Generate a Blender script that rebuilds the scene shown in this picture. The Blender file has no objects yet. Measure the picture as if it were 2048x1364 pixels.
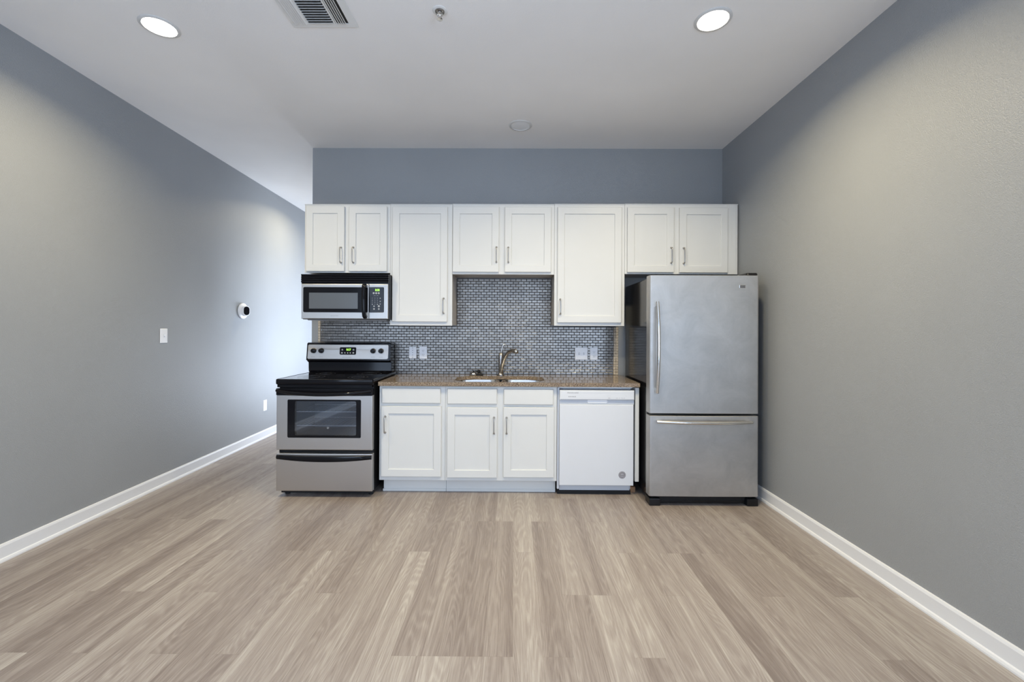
import bpy, bmesh, math, random
from mathutils import Vector, Matrix
random.seed(7)
PI = math.pi
C = bpy.context.scene.collection
scn = bpy.context.scene

# ------------------------------------------------------------------ camera
W_PX, F_PX = 2048.0, 872.76
cam_d = bpy.data.cameras.new('camera')
cam_d.sensor_fit = 'HORIZONTAL'; cam_d.sensor_width = 36.0
cam_d.lens = 36.0 * F_PX / W_PX
cam_d.shift_y = -(682.0 - 656.92) / W_PX
cam_d.clip_start = 0.05
cam = bpy.data.objects.new('camera', cam_d); C.objects.link(cam)
cam.matrix_world = (Matrix.Translation((0, -4.151, 1.3419)) @ Matrix.Rotation(0.0053, 4, 'Z')
                    @ Matrix.Rotation(PI/2 + 0.0021, 4, 'X') @ Matrix.Rotation(0.0048, 4, 'Z'))
scn.camera = cam

# ------------------------------------------------------------------ colour management, world
vs = scn.view_settings
vs.view_transform = 'Standard'; vs.look = 'None'; vs.gamma = 1.0; vs.use_curve_mapping = False
vs.exposure = 0.05
world = bpy.data.worlds.new('sky'); scn.world = world; world.use_nodes = True
wn = world.node_tree.nodes; bg = wn['Background']
sky = wn.new('ShaderNodeTexSky'); sky.sky_type = 'HOSEK_WILKIE'; sky.turbidity = 4.0
sky.sun_direction = (0.3, -0.2, 0.9)
world.node_tree.links.new(sky.outputs[0], bg.inputs[0]); bg.inputs[1].default_value = 0.8

# ------------------------------------------------------------------ daylight through the windows, plus added wall fill
def area(name, loc, rot, sx, sy, power, col, spread=PI):
    d = bpy.data.lights.new(name, 'AREA'); d.shape = 'RECTANGLE'; d.size = sx; d.size_y = sy
    d.energy = power; d.color = col; d.spread = spread
    o = bpy.data.objects.new(name, d); C.objects.link(o); o.location = loc; o.rotation_euler = rot
    return o
CEIL = 3.064
# big windows in the front wall, behind the camera (facing +Y)
area('daylight_front', (-0.55, -6.83, 1.45), (PI/2 + 0.25, 0, 0), 4.3, 2.3, 84, (0.63, 0.78, 1.0))
# added fill for the walls, in made-up openings behind the camera, one in the right wall (facing -X), one in the left wall (facing +X)
area('fill_right', (1.995, -5.55, 1.45), (PI/2, 0, PI/2), 1.9, 2.0, 140, (0.59, 0.75, 1.0))
area('fill_left', (-2.74, -5.55, 1.45), (PI/2, 0, -PI/2), 1.9, 2.0, 60, (0.59, 0.75, 1.0))
# glazed door in the hall behind the kitchen partition (facing -X)
area('daylight_hall', (-1.80, 2.10, 1.35), (PI/2 + 0.35, 0, PI/2), 2.3, 2.3, 118, (0.74, 0.84, 1.0))

# ------------------------------------------------------------------ material helpers
def mat(name, col, rough=0.5, metal=0.0, **kw):
    m = bpy.data.materials.new(name); m.use_nodes = True
    b = m.node_tree.nodes['Principled BSDF']
    b.inputs['Base Color'].default_value = (*col, 1); b.inputs['Roughness'].default_value = rough
    b.inputs['Metallic'].default_value = metal
    for k, v in kw.items(): b.inputs[k.replace('_', ' ')].default_value = v
    return m
def nodes(m):
    nt = m.node_tree
    return nt, nt.nodes, nt.links, nt.nodes['Principled BSDF']
def math_node(nt, op, a, b=None, c=None):
    n = nt.nodes.new('ShaderNodeMath'); n.operation = op
    for i, v in enumerate((a, b, c)):
        if v is None: continue
        if isinstance(v, (int, float)): n.inputs[i].default_value = v
        else: nt.links.new(v, n.inputs[i])
    return n.outputs[0]
def coords(nt, scale=(1, 1, 1)):
    t = nt.nodes.new('ShaderNodeTexCoord'); mp = nt.nodes.new('ShaderNodeMapping')
    mp.inputs['Scale'].default_value = scale
    nt.links.new(t.outputs['Object'], mp.inputs[0]); return mp.outputs[0]
def noise(nt, vec, scale, detail=2.0, rough=0.5, dist=0.0):
    n = nt.nodes.new('ShaderNodeTexNoise'); n.inputs['Scale'].default_value = scale
    n.inputs['Detail'].default_value = detail; n.inputs['Roughness'].default_value = rough
    n.inputs['Distortion'].default_value = dist
    nt.links.new(vec, n.inputs['Vector']); return n.outputs[0]
def ramp(nt, fac, stops):
    r = nt.nodes.new('ShaderNodeValToRGB'); e = r.color_ramp.elements
    while len(e) > 1: e.remove(e[-1])
    e[0].position = stops[0][0]; e[0].color = (*stops[0][1], 1)
    for p, c in stops[1:]:
        x = e.new(p); x.color = (*c, 1)
    nt.links.new(fac, r.inputs[0]); return r.outputs[0]
def bump(nt, h, strength, dist):
    b = nt.nodes.new('ShaderNodeBump'); b.inputs['Strength'].default_value = strength
    b.inputs['Distance'].default_value = dist; nt.links.new(h, b.inputs['Height'])
    nt.links.new(b.outputs[0], nt.nodes['Principled BSDF'].inputs['Normal'])
def paint(name, col, rough, tex=0.25):
    m = mat(name, col, rough); nt, n, l, b = nodes(m)
    v = coords(nt)
    h = noise(nt, v, 230, 2, 0.5)
    bump(nt, h, tex, 0.004)
    c = noise(nt, v, 1.3, 3)
    out = ramp(nt, c, [(0.3, tuple(x*0.97 for x in col)), (0.7, tuple(min(1, x*1.03) for x in col))])
    l.new(out, b.inputs['Base Color'])
    return m
def steel(name, col, rough, aniso=0.6, blotch=0.0):
    m = mat(name, col, rough, 1.0); nt, n, l, b = nodes(m)
    b.inputs['Anisotropic'].default_value = aniso
    t = n.new('ShaderNodeTangent'); t.direction_type = 'RADIAL'; t.axis = 'Z'
    l.new(t.outputs[0], b.inputs['Tangent'])
    st = noise(nt, coords(nt, (2, 2, 260)), 3, 2)
    r1 = math_node(nt, 'MULTIPLY_ADD', st, 0.10, rough - 0.05)
    if blotch:
        bl = noise(nt, coords(nt, (1.0, 1, 1.2)), 3.0, 6, 0.62, 0.4)
        r1 = math_node(nt, 'ADD', r1, math_node(nt, 'MULTIPLY_ADD', bl, blotch, -blotch*0.5))
        bl2 = noise(nt, coords(nt, (1, 1, 1)), 5.0, 8, 0.7, 0.6)
        l.new(ramp(nt, bl2, [(0.3, tuple(x*0.88 for x in col)), (0.7, tuple(min(1, x*1.08) for x in col))]), b.inputs['Base Color'])
    l.new(r1, b.inputs['Roughness'])
    return m
def glow(name, col, s):
    m = mat(name, (0, 0, 0), 0.5); b = m.node_tree.nodes['Principled BSDF']
    b.inputs['Emission Color'].default_value = (*col, 1); b.inputs['Emission Strength'].default_value = s
    return m

M = {}
M['wall'] = paint('wall_paint', (0.300, 0.309, 0.316), 0.45, 0.5)
M['ceiling'] = paint('ceiling_paint', (0.91, 0.885, 0.86), 0.85, 0.2)
M['trim'] = mat('trim_white', (0.74, 0.74, 0.75), 0.35)
M['cab'] = paint('cabinet_white', (0.66, 0.656, 0.635), 0.38, 0.04)
M['cabinside'] = mat('cabinet_side_beige', (0.42, 0.37, 0.31), 0.35)
M['tile'] = None
M['black'] = mat('black_gloss', (0.006, 0.006, 0.008), 0.10, Specular_IOR_Level=0.2)
M['blackf'] = mat('black_side_gloss', (0.010, 0.010, 0.012), 0.16)
M['cooktop'] = mat('cooktop_glass', (0.008, 0.008, 0.010), 0.04, Specular_IOR_Level=0.8)
M['faint'] = mat('burner_print', (0.05, 0.05, 0.055), 0.3)
M['rack'] = mat('rack_wire', (0.80, 0.80, 0.80), 0.35)
M['under'] = mat('grey_metal_underside', (0.30, 0.30, 0.31), 0.45)
M['blackm'] = mat('black_satin', (0.009, 0.009, 0.010), 0.32, Specular_IOR_Level=0.3)
M['rubber'] = mat('black_matte', (0.012, 0.012, 0.013), 0.6, Specular_IOR_Level=0.3)
M['steel'] = steel('brushed_steel', (0.53, 0.505, 0.48), 0.40)
M['steelf'] = steel('fridge_steel', (0.50, 0.485, 0.465), 0.52, 0.5, 0.22)
M['chrome'] = mat('chrome', (0.62, 0.60, 0.58), 0.12, 1.0)
M['nickel'] = mat('brushed_nickel', (0.42, 0.40, 0.38), 0.28, 1.0)
M['handle'] = mat('polished_steel', (0.72, 0.70, 0.67), 0.18, 1.0)
M['sink'] = mat('sink_steel', (0.75, 0.75, 0.75), 0.22, 1.0)
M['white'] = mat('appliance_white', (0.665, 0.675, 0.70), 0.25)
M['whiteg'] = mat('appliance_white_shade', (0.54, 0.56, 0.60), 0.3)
M['plate'] = mat('plastic_white', (0.82, 0.82, 0.84), 0.3)
M['slot'] = mat('slot_dark', (0.08, 0.08, 0.09), 0.6)
M['print'] = mat('print_grey', (0.25, 0.25, 0.26), 0.5)
M['printl'] = mat('print_light', (0.50, 0.50, 0.53), 0.5)
M['legend'] = mat('legend_pale', (0.35, 0.36, 0.38), 0.5)
M['green'] = glow('display_green', (0.45, 1.0, 0.12), 1.6)
M['window'] = mat('microwave_screen', (0.10, 0.11, 0.125), 0.22)
M['cavity'] = mat('oven_enamel', (0.34, 0.36, 0.39), 0.5)
M['lens'] = glow('lamp_lens', (1.0, 0.93, 0.80), 14.0)
M['lensoff'] = mat('lamp_lens_off', (0.88, 0.88, 0.88), 0.4)
M['louver'] = mat('vent_white', (0.80, 0.79, 0.765), 0.5)
M['ring'] = mat('lamp_trim', (0.66, 0.65, 0.63), 0.5)
M['dark'] = mat('duct_dark', (0.03, 0.028, 0.025), 0.8)
M['badge'] = mat('badge_grey', (0.22, 0.20, 0.21), 0.4)
M['wood'] = mat('raw_wood', (0.30, 0.17, 0.09), 0.7)
M['grout'] = mat('grout_dark', (0.06, 0.06, 0.068), 0.8)

def tile_material():
    m = mat('mosaic_steel', (0.5, 0.5, 0.5), 0.22, 1.0); nt, n, l, b = nodes(m)
    g = n.new('ShaderNodeNewGeometry')
    l.new(ramp(nt, g.outputs['Random Per Island'], [(0, (0.20, 0.188, 0.175)), (1, (0.27, 0.255, 0.238))]), b.inputs['Base Color'])
    st = noise(nt, coords(nt, (6, 6, 300)), 3, 2)
    l.new(math_node(nt, 'MULTIPLY_ADD', st, 0.12, 0.27), b.inputs['Roughness'])
    return m
M['tile'] = tile_material()
def travertine():
    m = mat('tan_stone', (0.5, 0.42, 0.32), 0.5); nt, n, l, b = nodes(m)
    l.new(ramp(nt, noise(nt, coords(nt), 60, 4), [(0.3, (0.40, 0.33, 0.25)), (0.7, (0.60, 0.53, 0.43))]), b.inputs['Base Color'])
    return m
M['tan'] = travertine()
def granite():
    m = mat('brown_granite', (0.3, 0.22, 0.15), 0.09); nt, n, l, b = nodes(m)
    v = coords(nt)
    a = noise(nt, v, 300, 3, 0.7)
    vo = n.new('ShaderNodeTexVoronoi'); vo.inputs['Scale'].default_value = 340; l.new(v, vo.inputs['Vector'])
    s = n.new('ShaderNodeSeparateColor'); l.new(vo.outputs['Color'], s.inputs[0])
    f = math_node(nt, 'MULTIPLY_ADD', a, 0.45, math_node(nt, 'MULTIPLY', s.outputs[0], 0.5))
    l.new(ramp(nt, f, [(0.22, (0.035, 0.022, 0.016)), (0.34, (0.13, 0.09, 0.062)), (0.5, (0.23, 0.165, 0.11)),
                       (0.62, (0.34, 0.25, 0.16)), (0.74, (0.50, 0.43, 0.34))]), b.inputs['Base Color'])
    return m
M['granite'] = granite()

def floor_material():
    m = mat('wood_plank_floor', (0.4, 0.33, 0.28), 0.34); nt, n, l, b = nodes(m)
    tc = n.new('ShaderNodeTexCoord'); sp = n.new('ShaderNodeSeparateXYZ'); l.new(tc.outputs['Object'], sp.inputs[0])
    X, Y = sp.outputs[0], sp.outputs[1]
    PW, PL = 0.125, 1.26
    u = math_node(nt, 'DIVIDE', X, PW); ui = math_node(nt, 'FLOOR', u); uf = math_node(nt, 'FRACT', u)
    wn1 = n.new('ShaderNodeTexWhiteNoise'); wn1.noise_dimensions = '1D'; l.new(ui, wn1.inputs['W'])
    st = math_node(nt, 'MULTIPLY', math_node(nt, 'FLOOR', math_node(nt, 'MULTIPLY', wn1.outputs[0], 2.999)), 1/3)
    v = math_node(nt, 'ADD', math_node(nt, 'DIVIDE', math_node(nt, 'ADD', Y, 1.10 + 12.6), PL), st)
    vi = math_node(nt, 'FLOOR', v); vf = math_node(nt, 'FRACT', v)
    cb = n.new('ShaderNodeCombineXYZ'); l.new(ui, cb.inputs[0]); l.new(vi, cb.inputs[1])
    wn2 = n.new('ShaderNodeTexWhiteNoise'); wn2.noise_dimensions = '3D'; l.new(cb.outputs[0], wn2.inputs['Vector'])
    sc = n.new('ShaderNodeSeparateColor'); l.new(wn2.outputs['Color'], sc.inputs[0])
    r1, r2, r3 = sc.outputs[0], sc.outputs[1], sc.outputs[2]
    # grain coordinates, shifted per plank
    def gv(kx, ky, off):
        c = n.new('ShaderNodeCombineXYZ')
        l.new(math_node(nt, 'MULTIPLY_ADD', X, kx, math_node(nt, 'MULTIPLY', r1, 37)), c.inputs[0])
        l.new(math_node(nt, 'MULTIPLY_ADD', Y, ky, math_node(nt, 'MULTIPLY', r2, 53)), c.inputs[1])
        c.inputs[2].default_value = off; return c.outputs[0]
    big = noise(nt, gv(5.5, 0.55, 0), 1.0, 2.0, 0.45, 0.25)
    contour = math_node(nt, 'MULTIPLY_ADD', math_node(nt, 'SINE', math_node(nt, 'MULTIPLY', big, 210)), 0.5, 0.5)
    mid = noise(nt, gv(30, 0.6, 3), 1.0, 4.0, 0.6, 0.2)
    fine = noise(nt, gv(230, 5, 6), 1.0, 3.0, 0.65, 0.3)
    stripe = noise(nt, gv(15, 0.22, 9), 1.0, 1.0, 0.4)
    tone = math_node(nt, 'MULTIPLY', math_node(nt, 'SUBTRACT', r3, 0.5), 0.22)
    f = math_node(nt, 'ADD', tone, math_node(nt, 'MULTIPLY', math_node(nt, 'POWER', contour, 1.6), 0.105))
    f = math_node(nt, 'ADD', f, math_node(nt, 'MULTIPLY', mid, 0.40))
    f = math_node(nt, 'ADD', f, math_node(nt, 'MULTIPLY', fine, 0.40))
    f = math_node(nt, 'ADD', f, math_node(nt, 'MULTIPLY', stripe, 0.42))
    pore = noise(nt, gv(95, 2.6, 12), 1.0, 4.0, 0.7, 0.5)
    pl = math_node(nt, 'POWER', math_node(nt, 'MINIMUM', math_node(nt, 'MULTIPLY', math_node(nt, 'ABSOLUTE', math_node(nt, 'SUBTRACT', pore, 0.5)), 14), 1.0), 0.8)
    f = math_node(nt, 'ADD', f, math_node(nt, 'MULTIPLY', pl, 0.13))
    f = math_node(nt, 'SUBTRACT', f, 0.255)
    col = ramp(nt, f, [(0.25, (0.195, 0.158, 0.140)), (0.45, (0.275, 0.232, 0.207)), (0.60, (0.340, 0.297, 0.265)),
                       (0.80, (0.46, 0.42, 0.375))])
    # thin joints
    e1 = math_node(nt, 'LESS_THAN', math_node(nt, 'MINIMUM', uf, math_node(nt, 'SUBTRACT', 1, uf)), 0.010)
    e2 = math_node(nt, 'LESS_THAN', vf, 0.0016)
    e = math_node(nt, 'MULTIPLY', math_node(nt, 'MAXIMUM', e1, e2), 0.22)
    mx = n.new('ShaderNodeMix'); mx.data_type = 'RGBA'; l.new(e, mx.inputs['Factor'])
    l.new(col, mx.inputs[6]); mx.inputs[7].default_value = (0.12, 0.09, 0.07, 1)
    l.new(mx.outputs[2], b.inputs['Base Color'])
    l.new(math_node(nt, 'MULTIPLY_ADD', fine, 0.16, 0.30), b.inputs['Roughness'])
    bump(nt, fine, 0.12, 0.002)
    return m
M['floor'] = floor_material()

def clear_glass(name, tint, refl=0.12):
    m = bpy.data.materials.new(name); m.use_nodes = True; nt = m.node_tree; nt.nodes.clear()
    o = nt.nodes.new('ShaderNodeOutputMaterial'); mx = nt.nodes.new('ShaderNodeMixShader')
    t = nt.nodes.new('ShaderNodeBsdfTransparent'); t.inputs[0].default_value = (*tint, 1)
    g = nt.nodes.new('ShaderNodeBsdfGlossy'); g.inputs['Roughness'].default_value = 0.03
    fr = nt.nodes.new('ShaderNodeFresnel'); fr.inputs[0].default_value = 1.5
    nt.links.new(math_node(nt, 'ADD', fr.outputs[0], refl*0.4), mx.inputs[0])
    nt.links.new(t.outputs[0], mx.inputs[1]); nt.links.new(g.outputs[0], mx.inputs[2])
    nt.links.new(mx.outputs[0], o.inputs[0]); return m
M['glass'] = clear_glass('oven_glass', (0.75, 0.77, 0.8))
M['pane'] = clear_glass('window_glass', (0.98, 0.99, 1.0))

# ------------------------------------------------------------------ object helpers
def root_loc(p):
    v = Vector((0, 0, 0))
    while p is not None: v += Vector(p.location); p = p.parent
    return v
def obj(name, bm, m, parent=None, smooth=False):
    """link bm (world coordinates) as ONE mesh object under parent"""
    bmesh.ops.recalc_face_normals(bm, faces=bm.faces)
    if parent is not None:
        bmesh.ops.translate(bm, verts=bm.verts, vec=-root_loc(parent))
    me = bpy.data.meshes.new(name); bm.to_mesh(me); bm.free()
    for x in (m if isinstance(m, (list, tuple)) else [m]): me.materials.append(M[x])
    if smooth:
        for p in me.polygons: p.use_smooth = True
        me.set_sharp_from_angle(angle=math.radians(38))
    o = bpy.data.objects.new(name, me); C.objects.link(o)
    if parent is not None: o.parent = parent
    return o
def thing(name, label, cat, loc, group=None):
    o = bpy.data.objects.new(name, None); C.objects.link(o); o.location = loc
    o.empty_display_size = 0.05
    o['label'] = label; o['category'] = cat
    if group: o['group'] = group
    return o
def tag(o, label, cat, group=None):
    o['label'] = label; o['category'] = cat
    if group: o['group'] = group
    return o
def struct(name, bm, m):
    o = obj(name, bm, m); o['kind'] = 'structure'; return o
def box(x0, x1, y0, y1, z0, z1, bev=0.0, seg=2, bm=None, mi=0):
    b2 = bmesh.new()
    bmesh.ops.create_cube(b2, size=1.0)
    bmesh.ops.scale(b2, vec=(abs(x1-x0), abs(y1-y0), abs(z1-z0)), verts=b2.verts)
    bmesh.ops.translate(b2, vec=((x0+x1)/2, (y0+y1)/2, (z0+z1)/2), verts=b2.verts)
    if bev: bmesh.ops.bevel(b2, geom=list(b2.edges), offset=bev, segments=seg, profile=0.6, affect='EDGES')
    for f in b2.faces: f.material_index = mi
    return merge(bm, b2)
def merge(bm, b2):
    if bm is None: return b2
    me = bpy.data.meshes.new('tmp'); b2.to_mesh(me); b2.free(); bm.from_mesh(me); bpy.data.meshes.remove(me)
    return bm
def rrect(x0, x1, z0, z1, r, n=6):
    r = max(1e-5, min(r, (x1-x0)/2-1e-5, (z1-z0)/2-1e-5)); pts = []
    for cx, cz, a0 in ((x1-r, z1-r, 0), (x0+r, z1-r, PI/2), (x0+r, z0+r, PI), (x1-r, z0+r, 1.5*PI)):
        for i in range(n+1):
            a = a0 + PI/2*i/n; pts.append((cx+r*math.cos(a), cz+r*math.sin(a)))
    return pts
def plate(x0, x1, z0, z1, prof, r=0.0, axis='Y', bm=None, cap0=True, cap1=True, mi=0, n=6):
    """rounded rectangle lofted along prof = [(inset, depth)...]; axis is the depth axis"""
    b2 = bmesh.new(); loops = []
    for ins, d in prof:
        ring = rrect(x0+ins, x1-ins, z0+ins, z1-ins, max(r-ins, 1e-5) if r else 1e-5, n if r else 0) if r else \
            [(x1-ins, z1-ins), (x0+ins, z1-ins), (x0+ins, z0+ins), (x1-ins, z0+ins)]
        if axis == 'Y': loops.append([b2.verts.new((a, d, c)) for a, c in ring])
        elif axis == 'Z': loops.append([b2.verts.new((a, c, d)) for a, c in ring])
        else: loops.append([b2.verts.new((d, a, c)) for a, c in ring])
    N = len(loops[0])
    for A, B in zip(loops, loops[1:]):
        for i in range(N): b2.faces.new((A[i], A[(i+1) % N], B[(i+1) % N], B[i]))
    if cap0: b2.faces.new(loops[0])
    if cap1: b2.faces.new(loops[-1])
    for f in b2.faces: f.material_index = mi
    return merge(bm, b2)
def lathe(cx, cy, cz, prof, n=32, axis='Z', bm=None, cap=True, mi=0):
    """prof = [(radius, height)...] about axis through (cx,cy,cz)"""
    b2 = bmesh.new(); rings = []
    for r, h in prof:
        ring = []
        for i in range(n):
            a = 2*PI*i/n; p, q = r*math.cos(a), r*math.sin(a)
            co = (p, q, h) if axis == 'Z' else ((p, h, q) if axis == 'Y' else (h, p, q))
            ring.append(b2.verts.new((cx+co[0], cy+co[1], cz+co[2])))
        rings.append(ring)
    for A, B in zip(rings, rings[1:]):
        for i in range(n): b2.faces.new((A[i], A[(i+1) % n], B[(i+1) % n], B[i]))
    if cap: b2.faces.new(rings[0]); b2.faces.new(rings[-1])
    for f in b2.faces: f.material_index = mi
    return merge(bm, b2)
def catmull(pts, k=6):
    P = [Vector(p) for p in pts]; out = []
    for i in range(len(P)-1):
        p0 = P[max(i-1, 0)]; p1 = P[i]; p2 = P[i+1]; p3 = P[min(i+2, len(P)-1)]
        for j in range(k):
            t = j/k
            out.append(0.5*((2*p1)+(-p0+p2)*t+(2*p0-5*p1+4*p2-p3)*t*t+(-p0+3*p1-3*p2+p3)*t**3))
    out.append(P[-1]); return out
def tube(pts, r, n=12, bm=None, sx=1.0, up=None, mi=0):
    """tube through pts, r float or list; sx flattens the section across 'up'"""
    P = [Vector(p) for p in pts]; R = r if isinstance(r, (list, tuple)) else [r]*len(P)
    if len(R) != len(P): R = [R[0]+(R[-1]-R[0])*i/(len(P)-1) for i in range(len(P))] if len(R) == 2 else \
        [R[min(int(i/(len(P)-1)*(len(R)-1)), len(R)-2)]*(1-(i/(len(P)-1)*(len(R)-1)) % 1.0)+R[min(int(i/(len(P)-1)*(len(R)-1)), len(R)-2)+1]*((i/(len(P)-1)*(len(R)-1)) % 1.0)
         if i < len(P)-1 else R[-1] for i in range(len(P))]
    b2 = bmesh.new(); rings = []
    ref = Vector(up) if up else (Vector((0, 0, 1)) if abs((P[1]-P[0]).normalized().z) < 0.9 else Vector((1, 0, 0)))
    for i, p in enumerate(P):
        t = (P[min(i+1, len(P)-1)]-P[max(i-1, 0)]).normalized()
        a = (ref - t*ref.dot(t)).normalized(); b = t.cross(a)
        if up is None: ref = a
        rings.append([b2.verts.new(p+R[i]*(a*math.cos(2*PI*j/n)*sx+b*math.sin(2*PI*j/n))) for j in range(n)])
    for A, B in zip(rings, rings[1:]):
        for i in range(n): b2.faces.new((A[i], A[(i+1) % n], B[(i+1) % n], B[i]))
    b2.faces.new(rings[0]); b2.faces.new(rings[-1])
    for f in b2.faces: f.material_index = mi
    return merge(bm, b2)
def text(name, s, x, y, z, size, m, parent, rot=(PI/2, 0, 0), width=None, align='CENTER', bold=0.0):
    cu = bpy.data.curves.new('lettering', 'FONT'); cu.body = s; cu.size = size; cu.extrude = 0.0003
    cu.align_x = align; cu.align_y = 'CENTER'; cu.offset = bold; cu.resolution_u = 2
    to = bpy.data.objects.new('lettering', cu); C.objects.link(to)
    dg = bpy.context.evaluated_depsgraph_get(); me = bpy.data.meshes.new_from_object(to.evaluated_get(dg))
    bpy.data.objects.remove(to)
    bm = bmesh.new(); bm.from_mesh(me); bpy.data.meshes.remove(me)
    if width:
        xs = [v.co.x for v in bm.verts]; k = width/(max(xs)-min(xs)); bmesh.ops.scale(bm, vec=(k, 1, 1), verts=bm.verts)
    bm.transform(Matrix.Translation((x, y, z)) @ Matrix.Rotation(rot[2], 4, 'Z') @ Matrix.Rotation(rot[0], 4, 'X'))
    return obj(name, bm, m, parent)

# ------------------------------------------------------------------ room shell
XL = lambda y: -3.0026 - 0.0436*y
XR = lambda y: 1.9673 - 0.0091*y
Y0, Y1 = -6.9, 4.3
def prism(poly, z0, z1):
    bm = bmesh.new(); a = [bm.verts.new((x, y, z0)) for x, y in poly]; b = [bm.verts.new((x, y, z1)) for x, y in poly]
    n = len(poly); bm.faces.new(a); bm.faces.new(b)
    for i in range(n): bm.faces.new((a[i], a[(i+1) % n], b[(i+1) % n], b[i]))
    return bm
struct('floor', prism([(-3.6, Y0-.1), (2.4, Y0-.1), (2.4, Y1+.1), (-3.6, Y1+.1)], -0.1, 0.0), 'floor')
struct('ceiling', prism([(-3.6, Y0-.1), (2.4, Y0-.1), (2.4, Y1+.1), (-3.6, Y1+.1)], CEIL, CEIL+0.1), 'ceiling')
def side_wall(fx, s, name, wname):
    A, B = -6.5, -4.6
    bm = None
    for a, b, z0, z1 in ((Y0, A, 0, CEIL), (A, B, 0, .45), (A, B, 2.45, CEIL), (B, Y1, 0, CEIL)):
        bm = merge(bm, prism([(fx(a), a), (fx(b), b), (fx(b)+s*.12, b), (fx(a)+s*.12, a)], z0, z1))
    struct(name, bm, 'wall')
    x = fx((A+B)/2)+s*.07
    bm = box(x-.025, x+.025, A, A+.05, .45, 2.45); box(x-.025, x+.025, B-.05, B, .45, 2.45, bm=bm)
    box(x-.025, x+.025, A+.05, B-.05, .45, .50, bm=bm); box(x-.025, x+.025, A+.05, B-.05, 2.40, 2.45, bm=bm)
    w = struct(wname, bm, 'trim')
    obj('window_pane', box(x-.004, x+.004, A+.05, B-.05, .50, 2.40), 'pane', w)
side_wall(XL, -1, 'wall_left', 'window_3')  # its unseen window is added to carry the fill onto the right wall
side_wall(XR, 1, 'wall_right', 'window_4')  # its unseen window is invented for the fill onto the left wall
struct('wall_back', prism([(-1.931, 0), (XR(0), 0), (XR(0.12), .12), (-1.931, .12)], 0, CEIL), 'wall')
struct('wall_partition', box(-1.931, -1.83, .12, .92, 0, CEIL), 'wall')
struct('wall_transom', box(-1.931, -1.83, .92, Y1, 2.56, CEIL), 'wall')
bm = box(-1.91, -1.86, .92, .98, 0, 2.56); box(-1.91, -1.86, 3.20, 3.26, 0, 2.56, bm=bm)
box(-1.91, -1.86, .98, 3.20, 0, .10, bm=bm); box(-1.91, -1.86, .98, 3.20, 2.49, 2.56, bm=bm)
dh = struct('door_1', bm, 'trim')
obj('door_pane', box(-1.888, -1.880, .98, 3.20, .10, 2.49), 'pane', dh)
struct('wall_pier', box(-1.931, -1.83, 3.26, Y1, 0, 2.56), 'wall')
struct('wall_hall', box(XL(Y1)-.1, XR(Y1)+.1, Y1, Y1+.12, 0, CEIL), 'wall')
# front wall behind the camera, with two tall windows
bm = box(-3.0, 2.3, Y0-.12, Y0, 0, 0.25)
box(-3.0, 2.3, Y0-.12, Y0, 2.65, CEIL, bm=bm)
for a, b in ((-3.0, -2.75), (-0.62, -0.48), (1.65, 2.3)): box(a, b, Y0-.12, Y0, 0.25, 2.65, bm=bm)
struct('wall_front', bm, 'wall')
for i, (a, b) in enumerate(((-2.75, -0.62), (-0.48, 1.65))):
    bm = box(a, b, Y0-.09, Y0-.03, 0.25, 0.31); box(a, b, Y0-.09, Y0-.03, 2.59, 2.65, bm=bm)
    box(a, a+.06, Y0-.09, Y0-.03, 0.31, 2.59, bm=bm); box(b-.06, b, Y0-.09, Y0-.03, 0.31, 2.59, bm=bm)
    w = struct('window_%d' % (i+1), bm, 'trim')
    obj('window_pane', box(a+.06, b-.06, Y0-.065, Y0-.055, 0.31, 2.59), 'pane', w)
# baseboards with a shoe moulding
def baseboard(name, fx, y0, y1, s):
    bm = bmesh.new(); prof = [(0, 0), (0.024, 0), (0.024, 0.008), (0.020, 0.018), (0.013, 0.022), (0.013, 0.086), (0.009, 0.097), (0, 0.100)]
    A = [bm.verts.new((fx(y0)+s*p, y0, z)) for p, z in prof]; B = [bm.verts.new((fx(y1)+s*p, y1, z)) for p, z in prof]
    n = len(prof)
    for i in range(n): bm.faces.new((A[i], A[(i+1) % n], B[(i+1) % n], B[i]))
    bm.faces.new(A); bm.faces.new(B)
    struct(name, bm, 'trim')
baseboard('baseboard_left', XL, Y0, Y1, 1)
baseboard('baseboard_right', XR, Y0, -0.02, -1)

# ------------------------------------------------------------------ cabinets
def shaker(x0, x1, z0, z1, yb, parent, name='door', fw=0.058, t=0.020):
    f = yb - t
    bm = plate(x0, x1, z0, z1, [(0, yb), (0, f+.003), (.0012, f+.0008), (.003, f), (fw, f), (fw+.0025, f+.0015), (fw+.0035, f+.009)])
    return obj(name, bm, 'cab', parent)
def slab(x0, x1, z0, z1, yb, parent, name='drawer_front', t=0.020, m='cab'):
    f = yb - t
    return obj(name, plate(x0, x1, z0, z1, [(0, yb), (0, f+.005), (.002, f+.002), (.006, f)]), m, parent)
def pull(x, z0, z1, yd, parent, name='handle'):
    r = .0042; y = yd-.030
    bm = tube(catmull([(x, yd, z0+.004), (x, yd-.018, z0+.005), (x, y, z0+.014), (x, y-.002, (z0+z1)/2), (x, y, z1-.014), (x, yd-.018, z1-.005), (x, yd, z1-.004)], 7), r, 10, up=(1, 0, 0))
    for z in (z0+.004, z1-.004): lathe(x, yd, z, [(.0085, 0), (.0085, -.003), (.005, -.010), (.0042, -.016)], 14, 'Y', bm)
    return obj(name, bm, 'nickel', parent, True)

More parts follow.
